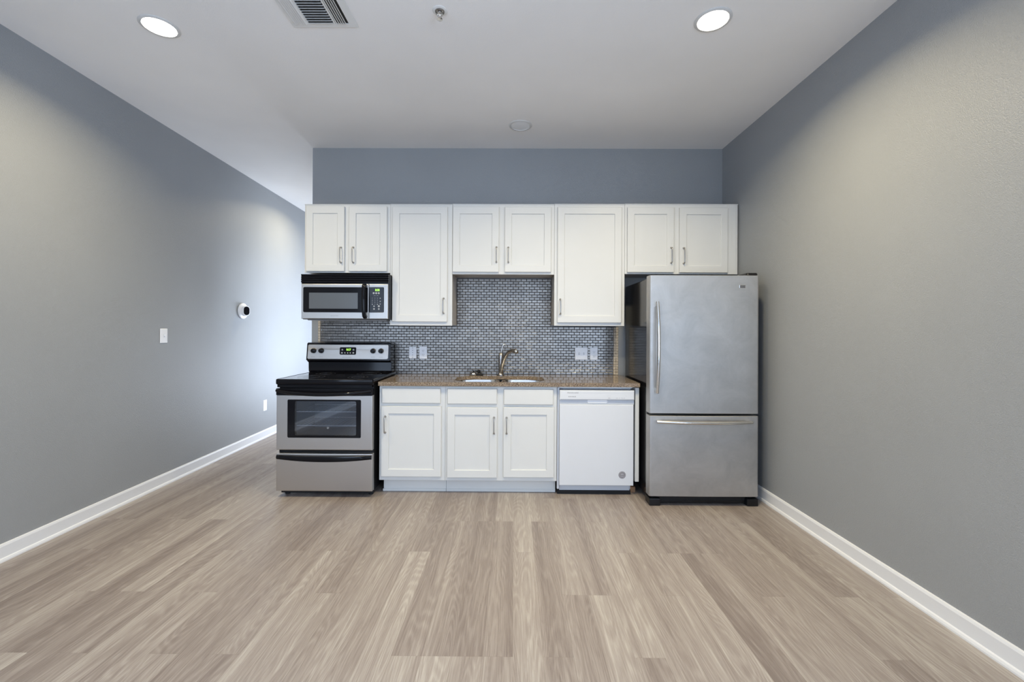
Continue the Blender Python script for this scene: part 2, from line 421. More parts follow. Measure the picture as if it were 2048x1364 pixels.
def wall_cabinet(label, x0, x1, z0, z1, doors, filler=None):
    t = thing('wall_cabinet', label, 'cabinet', ((x0+x1)/2, -0.15, z0), 'white wall cabinets in a row above the counter')
    obj('body', box(x0+.001, x1-.001, -.286, -.002, z0+.004, z1-.003), 'cabinside', t)
    bm = plate(x0+.0003, x1-.0003, z0, z1, [(0, -.286), (0, -.304), (.001, -.305)])
    obj('face_frame', bm, 'cab', t)
    obj('top_moulding', box(x0+.0003, x1-.0003, -.311, -.292, z1-.001, z1+.004), 'cab', t)
    if filler: obj('filler', box(filler[0], filler[1], -.312, -.3052, z0, z1-.002, .0015), 'cab', t)
    for dx0, dx1, dz0, dz1, hx, hz0, hz1 in doors:
        d = shaker(dx0, dx1, dz0, dz1, -.306, t)
        pull(hx, hz0, hz1, -.326, d)
wall_cabinet('two-door white wall cabinet directly above the microwave', -1.856, -1.099, 1.834, 2.435,
    [(-1.837, -1.499, 1.845, 2.416, -1.525, 1.917, 2.058), (-1.458, -1.124, 1.846, 2.416, -1.417, 1.918, 2.060)])
wall_cabinet('tall single-door white wall cabinet to the right of the microwave', -1.098, -.549, 1.372, 2.438,
    [(-1.075, -.591, 1.405, 2.415, -.622, 1.476, 1.615)])
wall_cabinet('short two-door white wall cabinet above the sink and its tiled recess', -.548, .349, 1.826, 2.441,
    [(-.544, -.139, 1.844, 2.416, -.160, 1.926, 2.065), (-.087, .319, 1.845, 2.416, -.056, 1.925, 2.064)])
wall_cabinet('tall single-door white wall cabinet beside the refrigerator, left of its top', .350, .968, 1.376, 2.444,
    [(.377, .937, 1.404, 2.417, .402, 1.473, 1.612)])
wall_cabinet('two-door white wall cabinet above the refrigerator with a filler against the wall', .969, 1.960, 1.834, 2.447,
    [(.988, 1.394, 1.847, 2.417, 1.369, 1.926, 2.067), (1.444, 1.865, 1.846, 2.415, 1.478, 1.921, 2.064)], filler=(1.866, 1.945))

def base_cabinet(label, x0, x1, fronts):
    t = thing('base_cabinet', label, 'cabinet', ((x0+x1)/2, -.30, 0), 'white base cabinets under the countertop')
    bm = box(x0+.001, x0+.018, -.590, -.004, .114, .874)
    box(x1-.018, x1-.001, -.590, -.004, .114, .874, bm=bm); box(x0+.018, x1-.018, -.590, -.004, .114, .13, bm=bm)
    box(x0+.018, x1-.018, -.012, -.004, .13, .874, bm=bm)
    obj('body', bm, 'cab', t)
    obj('face_frame', box(x0+.0003, x1-.0003, -.61, -.590, .114, .875, .001, 1), 'cab', t)
    bm = box(x0+(.018 if x0 < -1 else .0005), x1-(.0005 if x1 < 0 else .004), -.540, -.525, 0, .1135)
    box(x0+(.012 if x0 < -1 else .0005), x1-(.0005 if x1 < 0 else .004), -.548, -.540, 0.001, .022, .003, 2, bm=bm)
    obj('toe_kick', bm, 'cab', t)
    for (dr, do, hx, hz) in fronts:
        slab(*dr, -.611, t)
        d = shaker(*do, -.611, t)
        pull(hx, hz[0], hz[1], -.631, d)
base_cabinet('single-door white base cabinet with one drawer, right beside the range', -1.092, -.557,
    [((-1.069, -.595, .740, .863), (-1.073, -.587, .148, .716), -1.038, (.500, .638))])
base_cabinet('wide two-door white base cabinet under the sink', -.556, .348,
    [((-.539, -.137, .736, .861), (-.539, -.135, .143, .709), -.160, (.498, .634)),
     ((-.082, .318, .733, .859), (-.084, .324, .148, .713), -.058, (.498, .634))])
tag(obj('end_panel', box(.982, 1.013, -.612, -.004, .114, .874, .0015), 'cab'), 'narrow white end panel standing right of the dishwasher', 'cabinet panel')
tag(obj('wood_block', box(.962, 1.004, -.54, -.46, 0, .046, .002), 'wood'), 'small raw wood block on the floor at the dishwasher corner', 'wood block')

# ------------------------------------------------------------------ countertop, sink, faucet
def slab_with_hole(x0, x1, y0, y1, z0, z1, hole):
    bm = bmesh.new()
    outer = rrect(x0, x1, y0, y1, .004, 3)
    rings = []
    for z in (z1, z0):
        o = [bm.verts.new((x, y, z)) for x, y in outer]; i = [bm.verts.new((x, y, z)) for x, y in hole]; rings.append((o, i))
        es = []
        for L in (o, i):
            for k in range(len(L)): es.append(bm.edges.new((L[k], L[(k+1) % len(L)])))
        bmesh.ops.triangle_fill(bm, use_beauty=True, use_dissolve=False, edges=es)
    for k in (0, 1):
        A, B = rings[0][k], rings[1][k]; n = len(A)
        for i in range(n): bm.faces.new((A[i], A[(i+1) % n], B[(i+1) % n], B[i]))
    return bm
hole = rrect(-.502, .257, -.600, -.158, .150, 10)
ct = obj('countertop', slab_with_hole(-1.094, 1.012, -.648, -.011, .884, .914, hole), 'granite')
tag(ct, 'brown speckled stone countertop with a sink cut-out', 'countertop')
obj('build_up_strip', box(-1.090, .972, -.612, -.585, .8755, .8835), 'cabinside', ct)

t = thing('kitchen_sink', 'undermount double-bowl steel sink set in the brown countertop', 'sink', (-.12, -.38, .68))
bm = None
for a, b in ((-.510, -.137), (-.105, .265)):
    bm = plate(a, b, -.595, -.150, [(-.006, .8825), (0, .8825), (.004, .872), (.012, .74), (.03, .705), (.06, .695)], r=.10, axis='Z', cap0=False, bm=bm)
obj('bowl', bm, 'sink', t, True)
for cx in (-.323, .08):
    obj('drain', lathe(cx, -.35, .696, [(.045, 0), (.045, .003), (.036, .004), (.030, -.002)], 24), 'chrome', t, True)

t = thing('faucet', 'curved metal pull-out kitchen faucet with a lever handle behind the sink', 'faucet', (-.122, -.105, .914))
obj('body', lathe(-.122, -.105, .914, [(.033, 0), (.033, .006), (.027, .012), (.0225, .04), (.0225, .10), (.0235, .15), (.0245, .175), (.021, .195), (.014, .208), (.006, .215)], 24), 'nickel', t, True)
sp = catmull([(-.120, -.112, .930), (-.116, -.128, .975), (-.106, -.150, 1.03), (-.084, -.185, 1.088), (-.052, -.235, 1.135), (-.018, -.275, 1.153), (.006, -.300, 1.150)], 6)
obj('spout', tube(sp, [.017, .0175, .0165, .015, .0145, .015, .0165], 18), 'nickel', t, True)
obj('spray_head', tube([(.002, -.296, 1.151), (.012, -.307, 1.149), (.022, -.318, 1.143), (.026, -.323, 1.139)], [.0175, .0195, .0185, .012], 16), 'chrome', t, True)
obj('lever', tube(catmull([(-.121, -.105, 1.120), (-.117, -.103, 1.150), (-.110, -.101, 1.180), (-.098, -.100, 1.198), (-.082, -.102, 1.203)], 5), [.011, .007, .006, .0075, .009], 12), 'chrome', t, True)

t = thing('sink_strainer', 'round metal basket strainer lying on the counter behind the sink', 'strainer', (-.375, -.115, .914))
obj('dome', lathe(-.375, -.115, .9145, [(.040, 0), (.041, .003), (.030, .010), (.026, .024), (.018, .030), (.006, .031)], 24), 'chrome', t, True)
obj('knob', lathe(-.375, -.115, .9445, [(.004, 0), (.004, .005), (.009, .007), (.009, .012), (.003, .014)], 16), 'black', t, True)
t = thing('sink_stopper', 'black rubber sink stopper leaning beside the metal strainer behind the sink', 'stopper', (-.320, -.118, .914))
obj('disc', lathe(-.320, -.118, .9145, [(.034, 0), (.036, .004), (.034, .009), (.020, .013), (.016, .022), (.012, .026)], 24), 'rubber', t, True)
bm = lathe(-.326, -.118, .9395, [(.010, 0), (.014, .008), (.014, .020), (.008, .026)], 16)
tube([(-.336, -.118, .952), (-.360, -.120, .956)], [.006, .005], 10, bm)
obj('grip', bm, 'rubber', t, True)

# ------------------------------------------------------------------ mosaic backsplash
def tiles(regions, tw, th, gap, x_off, y0=-.006, y1=-.0100, bond=0.5, bev=.0028):
    bm = bmesh.new()
    for (rx0, rx1, rz0, rz1) in regions:
        r0 = math.floor((rz0-.914)/th); r1 = math.ceil((rz1-.914)/th)
        for r in range(r0, r1):
            z0 = max(.914+r*th+gap/2, rz0); z1 = min(.914+(r+1)*th-gap/2, rz1)
            if z1-z0 < .004: continue
            off = x_off + (bond*tw if r % 2 else 0)
            k0 = math.floor((rx0-off)/tw); k1 = math.ceil((rx1-off)/tw)
            for k in range(k0, k1):
                a = max(off+k*tw+gap/2, rx0); b = min(off+(k+1)*tw-gap/2, rx1)
                if b-a < .004: continue
                j = random.uniform(-.0003, .0003); j2 = random.uniform(-.00022, .00022)
                A = [bm.verts.new(p) for p in ((a, y0, z0), (b, y0, z0), (b, y0, z1), (a, y0, z1))]
                m_ = y1+.0016
                Bq = [bm.verts.new(p) for p in ((a, m_, z0), (b, m_, z0), (b, m_, z1), (a, m_, z1))]
                v = min(bev, (b-a)/3)
                D = [bm.verts.new(p) for p in ((a+v, y1+j, z0+bev), (b-v, y1-j, z0+bev), (b-v, y1-j+j2, z1-bev), (a+v, y1+j+j2, z1-bev))]
                for P, Q in ((A, Bq), (Bq, D)):
                    for i in range(4): bm.faces.new((P[i], P[(i+1) % 4], Q[(i+1) % 4], Q[i]))
                bm.faces.new(D)
    return bm
t = thing('backsplash', 'steel-grey brick mosaic tile backsplash with tan edge tiles behind the counter', 'backsplash', (-.44, 0, .90))
bm = box(-1.868, .987, -.006, -.0005, .915, 1.371)
box(-1.868, -1.099, -.006, -.0005, 1.371, 1.42, bm=bm); box(-.548, .349, -.006, -.0005, 1.371, 1.825, bm=bm)
obj('grout', bm, 'grout', t)
obj('mosaic_tiles', tiles([(-1.843, .938, .915, 1.371), (-1.843, -1.101, 1.3715, 1.418), (-.547, .348, 1.3715, 1.824)], .0505, .0252, .0021, -.012, bev=.0023), 'tile', t)
for reg in ((-1.868, -1.845, .915, 1.418), (.940, .987, .915, 1.370)): obj('edge_tiles', tiles([reg], .0235, .0252, .002, reg[0], bond=0), 'tan', t)

# ------------------------------------------------------------------ outlets and switches
def wplate(name, label, cat, cx, cz, w, h, kind, y=-.0102, group='white electrical plates on the mosaic backsplash'):
    t = thing(name, label, cat, (cx, y, cz-h/2), group)
    obj('cover_plate', plate(cx-w/2, cx+w/2, cz-h/2, cz+h/2, [(0, y), (0, y-.003), (.003, y-.0055)], r=.004), 'plate', t)
    f = y-.0056
    if kind == 'outlet':
        for s in (-1, 1):
            zc = cz + s*.0195
            rc = obj('receptacle', plate(cx-.017, cx+.017, zc-.014, zc+.014, [(0, f), (0, f-.0015), (.001, f-.002)], r=.011), 'plate', t)
            bm = box(cx-.0085, cx-.006, f-.0024, f-.0019, zc-.002, zc+.007)
            box(cx+.006, cx+.0085, f-.0024, f-.0019, zc-.002, zc+.007, bm=bm)
            lathe(cx, f-.0019, zc-.0075, [(.003, 0), (.003, -.0006)], 12, 'Y', bm)
            obj('slots', bm, 'slot', rc)
    if kind == 'dimmer':
        obj('switch_body', plate(cx-.016, cx+.016, cz-.033, cz+.033, [(0, f), (0, f-.001), (.001, f-.0016)], r=.002), 'plate', t)
        for i in range(5):
            obj('button', lathe(cx, f-.0016, cz+.044-i*.022, [(.0035, 0), (.0035, -.001)], 12, 'Y'), 'slot', t)
    if kind == 'double':
        for s in (-.023, .023):
            b = obj('toggle_frame', plate(cx+s-.0055, cx+s+.0055, cz-.012, cz+.012, [(0, f), (0, f-.001)], r=.001), 'whiteg', t)
            obj('toggle', plate(cx+s-.004, cx+s+.004, cz-.001, cz+.010, [(0, f-.001), (.0006, f-.010), (.0015, f-.011)]), 'plate', b)
    return t
wplate('switch_plate', 'white plate with a vertical row of buttons, nearest the range', 'switch', -.963, 1.117, .070, .110, 'dimmer')
wplate('wall_outlet', 'white double outlet left of the sink on the mosaic tiles', 'outlet', -.864, 1.117, .074, .117, 'outlet')
wplate('switch_plate', 'wide white double toggle switch plate on the tiles right of the sink', 'switch', .636, 1.115, .120, .116, 'double')
wplate('wall_outlet', 'white double outlet beside the wide toggle switch plate near the refrigerator', 'outlet', .755, 1.114, .074, .116, 'outlet')
# items on the left wall (built flat, then turned onto the wall)
def on_left_wall(t, y, z):
    t.location = (XL(y), y, z); t.rotation_euler = (0, 0, PI/2 + math.atan(0.0436))
t = wplate('wall_switch', 'white toggle switch plate alone on the left wall', 'switch', 0, 0, .078, .122, 'none', y=0, group=None)
b = obj('toggle_frame', plate(-.0055, .0055, .049, .073, [(0, -.0056), (0, -.0066)], r=.001), 'whiteg', None); b.parent = t
b2 = obj('toggle', plate(-.004, .004, .060, .071, [(0, -.0066), (.0006, -.016), (.0015, -.017)]), 'plate', None); b2.parent = t
on_left_wall(t, -.455, 1.212)
t = wplate('wall_outlet', 'white double outlet low on the left wall near the range', 'outlet', 0, 0, .076, .130, 'outlet', y=0, group=None)
on_left_wall(t, 1.186, .331)
t = thing('security_camera', 'round white wall camera with a black oval face on the left wall', 'camera', (0, 0, 0))
obj('base', lathe(0, 0, 0, [(.082, 0), (.088, -.008), (.086, -.020), (.070, -.032), (.050, -.038)], 40, 'Y'), 'plate', t, True)
bm = plate(-.040, .040, -.057, .057, [(.004, -.03), (0, -.045), (0, -.083), (.003, -.090), (.008, -.0925)], r=.038)
bd = obj('housing', bm, 'plate', t, True)
fc = obj('black_face', plate(-.031, .031, -.047, .047, [(0, -.0915), (0, -.094), (.002, -.096)], r=.030), 'black', bd, True)
hd = Matrix.Rotation(math.radians(-32), 4, 'Z')
for o in (bd, fc):
    o.data.transform(hd)
on_left_wall(t, .69, 1.532)

# ------------------------------------------------------------------ microwave
t = thing('microwave', 'stainless over-the-range microwave with a black handle under the wall cabinet', 'microwave', (-1.464, -.2, 1.412))
mf = -.40
bm = box(-1.836, -1.080, -.375, -.012, 1.420, 1.812, .004)
obj('body', bm, 'blackm', t)
obj('underside', plate(-1.80, -1.11, -.365, -.05, [(0, 1.4198), (.004, 1.412)], axis='Z'), 'under', t)
bm = bmesh.new(); prof = [(mf+.030, 1.812)]
for i in range(4):
    z = 1.809-i*.019
    prof += [(mf-.004, z), (mf-.006, z-.004), (mf-.004, z-.013), (mf+.006, z-.0155)]
prof += [(mf+.006, 1.7275), (mf+.030, 1.7275)]
A = [bm.verts.new((-1.838, y, z)) for y, z in prof]; B = [bm.verts.new((-1.084, y, z)) for y, z in prof]
for i in range(len(prof)): bm.faces.new((A[i], A[(i+1) % len(prof)], B[(i+1) % len(prof)], B[i]))
bm.faces.new(A); bm.faces.new(B)
obj('vent_grille', bm, 'black', t)
d = obj('door', plate(-1.837, -1.256, 1.425, 1.727, [(0, mf+.028), (0, mf+.004), (.002, mf+.001), (.005, mf)]), 'steel', t)
obj('window_bezel', plate(-1.820, -1.262, 1.481, 1.699, [(0, mf+.0005), (0, mf-.0015), (.0015, mf-.0025)], r=.012), 'black', d)
obj('window', plate(-1.769, -1.349, 1.513, 1.650, [(0, mf-.002), (0, mf-.0030)]), 'window', d)
obj('handle', tube(catmull([(-1.283, mf, 1.712), (-1.283, mf-.030, 1.716), (-1.283, mf-.046, 1.690), (-1.281, mf-.056, 1.58), (-1.279, mf-.048, 1.470), (-1.278, mf-.032, 1.442), (-1.278, mf, 1.446)], 7), [.015, .017, .0165, .0175, .0165, .017, .015], 16, sx=.85), 'black', d, True)
text('logo', 'FRIGIDAIRE', -1.550, mf-.0004, 1.451, .011, 'print', d, width=.066)
p = obj('control_panel', plate(-1.254, -1.090, 1.425, 1.727, [(0, mf+.028), (0, mf+.004), (.002, mf+.001), (.005, mf)]), 'steel', t)
obj('key_panel', plate(-1.253, -1.123, 1.481, 1.700, [(0, mf+.0005), (0, mf-.0010), (.0015, mf-.002)], r=.010), 'black', p)
text('clock_display', '8:08', -1.180, mf-.0026, 1.674, .027, 'green', p, width=.038, bold=.0006)
def key(x, z, r, m='legend', sq=False):
    return lathe(x, mf-.0018, z, [(r, 0), (r, -.0008)], 12, 'Y')
for x in (-1.212, -1.190, -1.168): obj('button', key(x, 1.648, .0085), 'legend', p)
for x in (-1.202, -1.179): obj('button', box(x-.007, x+.007, mf-.003, mf-.002, 1.6255, 1.6275), 'legend', p)
for r, row in enumerate(('123', '456', '789')):
    for c_, ch in enumerate(row): text('number_key', ch, -1.223+c_*.022, mf-.0024, 1.604-r*.0175, .013, 'legend', p)
text('number_key', '0', -1.201, mf-.0024, 1.5515, .013, 'legend', p)
for x, z in ((-1.223, 1.5515), (-1.179, 1.5515), (-1.155, 1.604), (-1.155, 1.5775), (-1.155, 1.5545)): obj('button', key(x, z, .0045), 'legend', p)
for x, z, r in ((-1.208, 1.535, .006), (-1.167, 1.536, .009), (-1.208, 1.512, .0075), (-1.167, 1.512, .0075)): obj('button', key(x, z, r), 'legend', p)

# ------------------------------------------------------------------ range
t = thing('range', 'freestanding stainless electric range with a black glass cooktop', 'stove', (-1.501, -.38, 0))
rf = -.700
bm = box(-1.878, -1.122, -.29, -.045, .045, .898)
box(-1.878, -1.7605, -.662, -.29, .045, .898, bm=bm); box(-1.2345, -1.122, -.662, -.29, .045, .898, bm=bm)
box(-1.7605, -1.2345, -.662, -.29, .045, .469, bm=bm); box(-1.7605, -1.2345, -.662, -.29, .781, .898, bm=bm)
obj('body', bm, 'blackm', t)
for x in (-1.84, -1.16):
    for y in (-.60, -.10): obj('foot', lathe(x, y, 0, [(.02, 0), (.02, .012), (.009, .014), (.009, .046)], 14), 'rubber', t)
obj('base_rail', box(-1.872, -1.128, -.640, -.615, .018, .050, .002), 'rubber', t)
# cooktop: rim with glass
bm = plate(-1.889, -1.113, rf-.012, -.045, [(.004, .898), (0, .904), (0, .930), (.002, .938), (.006, .940), (.009, .939), (.012, .934)], r=.018, axis='Z')
obj('cooktop_rim', bm, 'black', t, True)
g = obj('cooktop_glass', plate(-1.879, -1.123, rf+.012, -.10, [(0, .9335), (0, .9375), (.002, .938)], r=.01, axis='Z'), 'cooktop', t)
for x, y, r in ((-1.69, -.52, .105), (-1.30, -.52, .08), (-1.69, -.24, .08), (-1.30, -.24, .105)):
    bm = bmesh.new()
    for rr in (r, r*.62):
        lathe(x, y, .9381, [(rr-.0012, 0), (rr-.0012, .0004), (rr+.0012, .0004), (rr+.0012, 0)], 48, bm=bm, cap=False)
    obj('burner_ring', bm, 'faint', g)
# backguard
bm = bmesh.new(); prof = [(-.030, .93), (-.118, .935), (-.128, .955), (-.122, 1.03), (-.150, 1.046), (-.178, 1.052), (-.158, 1.205), (-.146, 1.212), (-.030, 1.212)]
A = [bm.verts.new((-1.900, y, z)) for y, z in prof]; B = [bm.verts.new((-1.132, y, z)) for y, z in prof]
for i in range(len(prof)): bm.faces.new((A[i], A[(i+1) % len(prof)], B[(i+1) % len(prof)], B[i]))
bm.faces.new(A); bm.faces.new(B)
bmesh.ops.bevel(bm, geom=[e for e in bm.edges if len(set(round(v.co.x, 4) for v in e.verts)) == 1], offset=.004, segments=2, affect='EDGES')
bgd = obj('backguard', bm, 'black', t)
# control panel leans like the backguard front: y = -.178 at z 1.052 -> -.158 at 1.205
lean = lambda z: -.178 + (z-1.052)*(.020/.153)
def tilt(bm, dy=0.0):
    for v in bm.verts: v.co.y += lean(v.co.z) + dy
    return bm
cp = obj('control_panel', tilt(plate(-1.888, -1.150, 1.063, 1.195, [(0, .001), (0, -.003), (.002, -.0045)], r=.014)), 'steel', t)
db = obj('display_bezel', tilt(plate(-1.594, -1.444, 1.104, 1.171, [(0, -.004), (0, -.006), (.001, -.007)], r=.010)), 'black', cp)
text('clock_display', '8:57', -1.512, lean(1.149)-.0078, 1.149, .027, 'green', db, width=.042, bold=.0006)
for x, z, r in ((-1.570, 1.148, .008), (-1.468, 1.148, .008), (-1.572, 1.120, .008), (-1.545, 1.120, .006), (-1.520, 1.120, .006), (-1.496, 1.120, .006), (-1.468, 1.120, .008)):
    obj('button', lathe(x, lean(z)-.0068, z, [(r, 0), (r, -.001)], 12, 'Y'), 'legend', db)
text('logo', 'FRIGIDAIRE', -1.526, lean(1.078)-.0050, 1.078, .012, 'print', cp, width=.085)
for x in (-1.831, -1.761, -1.288, -1.215):
    z = 1.139; y = lean(z)-.0045
    k = obj('knob', lathe(x, y, z, [(.0235, 0), (.0240, -.006), (.0215, -.016), (.019, -.026), (.016, -.028)], 28, 'Y'), 'black', cp, True)
    obj('knob_grip', box(x-.0045, x+.0045, y-.038, y-.026, z-.019, z+.019, .002), 'black', k)
    text('lettering', 'OFF' if x < -1.5 else 'HI', x, lean(1.173)-.0050, 1.171, .006, 'print', cp)
for x, s in ((-1.838, 'LF'), (-1.765, 'LR'), (-1.290, 'RR'), (-1.218, 'RF')):
    bm = bmesh.new()
    for i in range(4): box(x-.014+i*.009, x-.009+i*.009, lean(1.085)-.0052, lean(1.085)-.0040, 1.080, 1.085, bm=bm)
    obj('burner_marks', bm, 'print', cp)
# vent strip, oven door, handle
obj('vent_trim', box(-1.876, -1.124, rf-.004, rf+.045, .874, .897, .003), 'black', t)
bm = plate(-1.883, -1.121, .378, .812, [(0, rf+.042), (0, rf+.004), (.002, rf+.001), (.005, rf)], cap0=False, cap1=False)
# front face with an opening for the glass
b2 = bmesh.new()
o_ = [(-1.878, .383), (-1.126, .383), (-1.126, .807), (-1.878, .807)]; i_ = rrect(-1.795, -1.211, .475, .778, .010, 4)
ov = [b2.verts.new((x, rf, z)) for x, z in o_]; iv = [b2.verts.new((x, rf, z)) for x, z in i_]
es = [b2.edges.new((L[k], L[(k+1) % len(L)])) for L in (ov, iv) for k in range(len(L))]
bmesh.ops.triangle_fill(b2, use_beauty=True, use_dissolve=False, edges=es)
merge(bm, b2); bmesh.ops.remove_doubles(bm, verts=bm.verts, dist=.0002)
d = obj('oven_door', bm, 'steel', t)
# black ring around the clear part of the window
b2 = bmesh.new(); j_ = rrect(-1.738, -1.250, .493, .765, .012, 4); rings = []
for L, y in ((i_, rf+.006), (i_, rf+.0012), (j_, rf+.0012), (j_, rf+.030)): rings.append([b2.verts.new((x, y, z)) for x, z in L])
for P, Q in zip(rings, rings[1:]):
    for k in range(len(P)): b2.faces.new((P[k], P[(k+1) % len(P)], Q[(k+1) % len(P)], Q[k]))
obj('window_bezel', b2, 'black', d)
obj('window_glass', plate(-1.739, -1.249, .492, .766, [(0, rf+.004), (0, rf+.002)], r=.012), 'glass', d)
bm = plate(-1.760, -1.235, .470, .780, [(0, rf+.041), (0, rf+.06), (.0, -.30)], cap0=False)
cav = obj('oven_cavity', bm, 'cavity', t)
for z in (.672, .560):
    bm = bmesh.new()
    for y in (rf+.055, -.31): tube([(-1.755, y, z), (-1.240, y, z)], .0042, 8, bm)
    for k in range(17): 
        x = -1.745+k*.031; tube([(x, rf+.055, z), (x, -.31, z)], .0016, 6, bm)
    obj('oven_rack', bm, 'rack', cav, True)
text('emblem', '*', -1.473, rf+.0016, .545, .05, 'legend', d)
obj('door_top_band', box(-1.884, -1.122, rf-.006, rf+.042, .812, .866, .004), 'black', d)
hb = []
for k in range(25):
    s = k/24; x = -1.876+s*.748; c_ = 4*s*(1-s); hb.append((x, rf-.012-.040*min(1, c_*1.5), .851-.026*c_))
obj('door_handle', tube(hb, [.012, .014, .014, .014, .012], 14, up=(0, 0, 1)), 'black', d, True)
# storage drawer
dr = obj('drawer', plate(-1.883, -1.119, .052, .350, [(0, rf+.042), (0, rf+.006), (.002, rf+.001), (.006, rf)], r=.004), 'steel', t)
bm = bmesh.new(); N = 24; rr = []
for k in range(N+1):
    s = k/N; x = -1.877+s*.753; c_ = 4*s*(1-s); zt = .340-.006*c_; zb = .306-.020*c_; d_ = .010+.012*c_
    rr.append([bm.verts.new(q) for q in ((x, rf-.001, zt), (x, rf-d_, zt-.003), (x, rf-d_-.006, (zt+zb)/2), (x, rf-d_, zb+.003), (x, rf-.001, zb))])
for P, Q in zip(rr, rr[1:]):
    for k in range(5): bm.faces.new((P[k], P[(k+1) % 5], Q[(k+1) % 5], Q[k]))
bm.faces.new(rr[0]); bm.faces.new(rr[-1])
obj('drawer_handle', bm, 'black', dr, True)

# ------------------------------------------------------------------ dishwasher
t = thing('dishwasher', 'white built-in dishwasher with a recessed handle below the countertop', 'dishwasher', (.668, -.3, 0))
df = -.625
obj('tub', box(.372, .962, -.545, -.03, .03, .862), 'whiteg', t)
bm = bmesh.new()
obj('mounting_trim', box(.352, .368, -.604, -.57, .05, .873), 'whiteg', t)
obj('top_bracket', box(.372, .972, -.560, -.548, .8625, .873), 'nickel', t)
d = obj('door', plate(.369, .966, .085, .737, [(0, df+.045), (0, df+.003), (.002, df+.0006), (.004, df)]), 'white', t)
c = obj('control_panel', plate(.368, .970, .776, .855, [(0, df+.05), (0, df-.003), (.003, df-.009), (.008, df-.011)]), 'white', t)
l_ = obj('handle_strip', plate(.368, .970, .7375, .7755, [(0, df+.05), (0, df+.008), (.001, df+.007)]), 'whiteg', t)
obj('handle_recess', plate(.592, .756, .748, .776, [(0, df+.006), (.001, df+.003), (.004, df+.003), (.008, df+.020)], r=.013), 'plate', l_)
text('logo', 'FRIGIDAIRE', .474, df-.0112, .833, .014, 'print', c, width=.090)
for i in range(5): obj('indicator', lathe(.443+i*.0125, df-.0108, .803, [(.0040, 0), (.0040, -.0008)], 10, 'Y'), 'print', c)
obj('panel_line', box(.51, .95, df-.0117, df-.0108, .832, .8335), 'whiteg', c)
for x, w in ((.766, .018), (.828, .010), (.849, .006), (.869, .010), (.886, .010)):
    obj('button', plate(x-w/2, x+w/2, .789, .797, [(0, df-.0105), (.0003, df-.0115)], r=.003), 'printl', c)
for x in (.757, .772, .902): obj('indicator', lathe(x, df-.0108, .810, [(.0025, 0), (.0025, -.0006)], 10, 'Y'), 'printl', c)
bd = obj('round_badge', lathe(.875, df+.0004, .172, [(.029, 0), (.029, -.0016), (.026, -.002)], 36, 'Y'), 'badge', d)
bm = lathe(.875, df-.0018, .172, [(.0245, 0), (.0245, -.0008), (.0225, -.0008), (.0225, 0)], 36, 'Y', cap=False)
for z, w in ((.184, .020), (.179, .030), (.174, .026), (.165, .036), (.159, .020)): box(.875-w/2, .875+w/2, df-.0026, df-.0016, z-.0011, z+.0011, bm=bm)
obj('badge_print', bm, 'printl', bd)
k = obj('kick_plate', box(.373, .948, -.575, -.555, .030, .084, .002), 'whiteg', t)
obj('gap_shade_strip', box(.356, .956, -.580, -.560, 0, .030, .002), 'rubber', t)  # black strip painting in the shade of the gap below the kick plate
box_ = obj('leg', box(.935, .955, -.54, -.50, 0, .03), 'rubber', t)

# ------------------------------------------------------------------ refrigerator
t = thing('refrigerator', 'tall stainless bottom-freezer refrigerator with black sides beside the right wall', 'refrigerator', (1.445, -.42, 0))
F0, F1 = 1.030, 1.861; ff = -.825; fb = -.745
obj('cabinet', box(1.040, 1.856, -.735, -.060, .045, 1.745, .006), 'blackf', t)
def fdoor(z0, z1, name):
    bm = bmesh.new(); r = .016; pts = []
    def arc(cx, a0, a1):
        for i in range(7):
            a = a0+(a1-a0)*i/6; pts.append((cx+r*math.cos(a), ff+r+r*math.sin(a)))
    pts.append((F0, fb)); arc(F0+r, PI, 1.5*PI)
    m = 9
    for i in range(1, m): s = i/m; pts.append((F0+r+(F1-F0-2*r)*s, ff-.004*4*s*(1-s)))
    arc(F1-r, 1.5*PI, 2*PI); pts.append((F1, fb))
    n = len(pts); L = []
    for z, ins in ((z0, .002), (z0+.002, 0), (z1-.002, 0), (z1, .002)):
        L.append([bm.verts.new((x+(ins if x < 1.4 else -ins), y+ins, z)) for x, y in pts])
    for P, Q in zip(L, L[1:]):
        for i in range(n): bm.faces.new((P[i], P[(i+1) % n], Q[(i+1) % n], Q[i]))
    bm.faces.new(L[0]); bm.faces.new(L[-1])
    return obj(name, bm, 'steelf', t, True)
d1 = fdoor(.708, 1.760, 'door'); d2 = fdoor(.078, .690, 'freezer_drawer')
for dd, z0, z1 in ((d1, .715, 1.752), (d2, .085, .683)):
    obj('gasket', box(F0+.012, F1-.012, fb, -.7355, z0, z1), 'rubber', dd)
# bowed upper handle
def handle_bar(path, wdir, name, parent, w=.0125, th=.008):
    return tube(path, [w*.9, w, w, w, w*.9], 16, up=wdir, sx=1.0)
hp = []
for i in range(25):
    s = i/24; c_ = 4*s*(1-s); hp.append((1.080+.0*s, ff-.030-.034*c_, 1.556-.690*s))
bm = handle_bar(hp, (1, 0, 0), '', None)
for z in (1.536, .886): box(1.070, 1.090, ff-.036, ff+.001, z-.018, z+.018, .004, bm=bm)
obj('door_handle', bm, 'handle', d1, True)
hp = []
for i in range(25):
    s = i/24; c_ = 4*s*(1-s); hp.append((1.080+.716*s, ff-.030-.034*c_, .650))
bm = handle_bar(hp, (0, 0, 1), '', None)
for x in (1.098, 1.778): box(x-.018, x+.018, ff-.036, ff+.001, .640, .660, .004, bm=bm)
obj('drawer_handle', bm, 'handle', d2, True)
lg = obj('logo_plate', plate(1.709, 1.754, 1.664, 1.688, [(0, ff-.0015), (0, ff-.003), (.002, ff-.004)], r=.002), 'handle', d1)
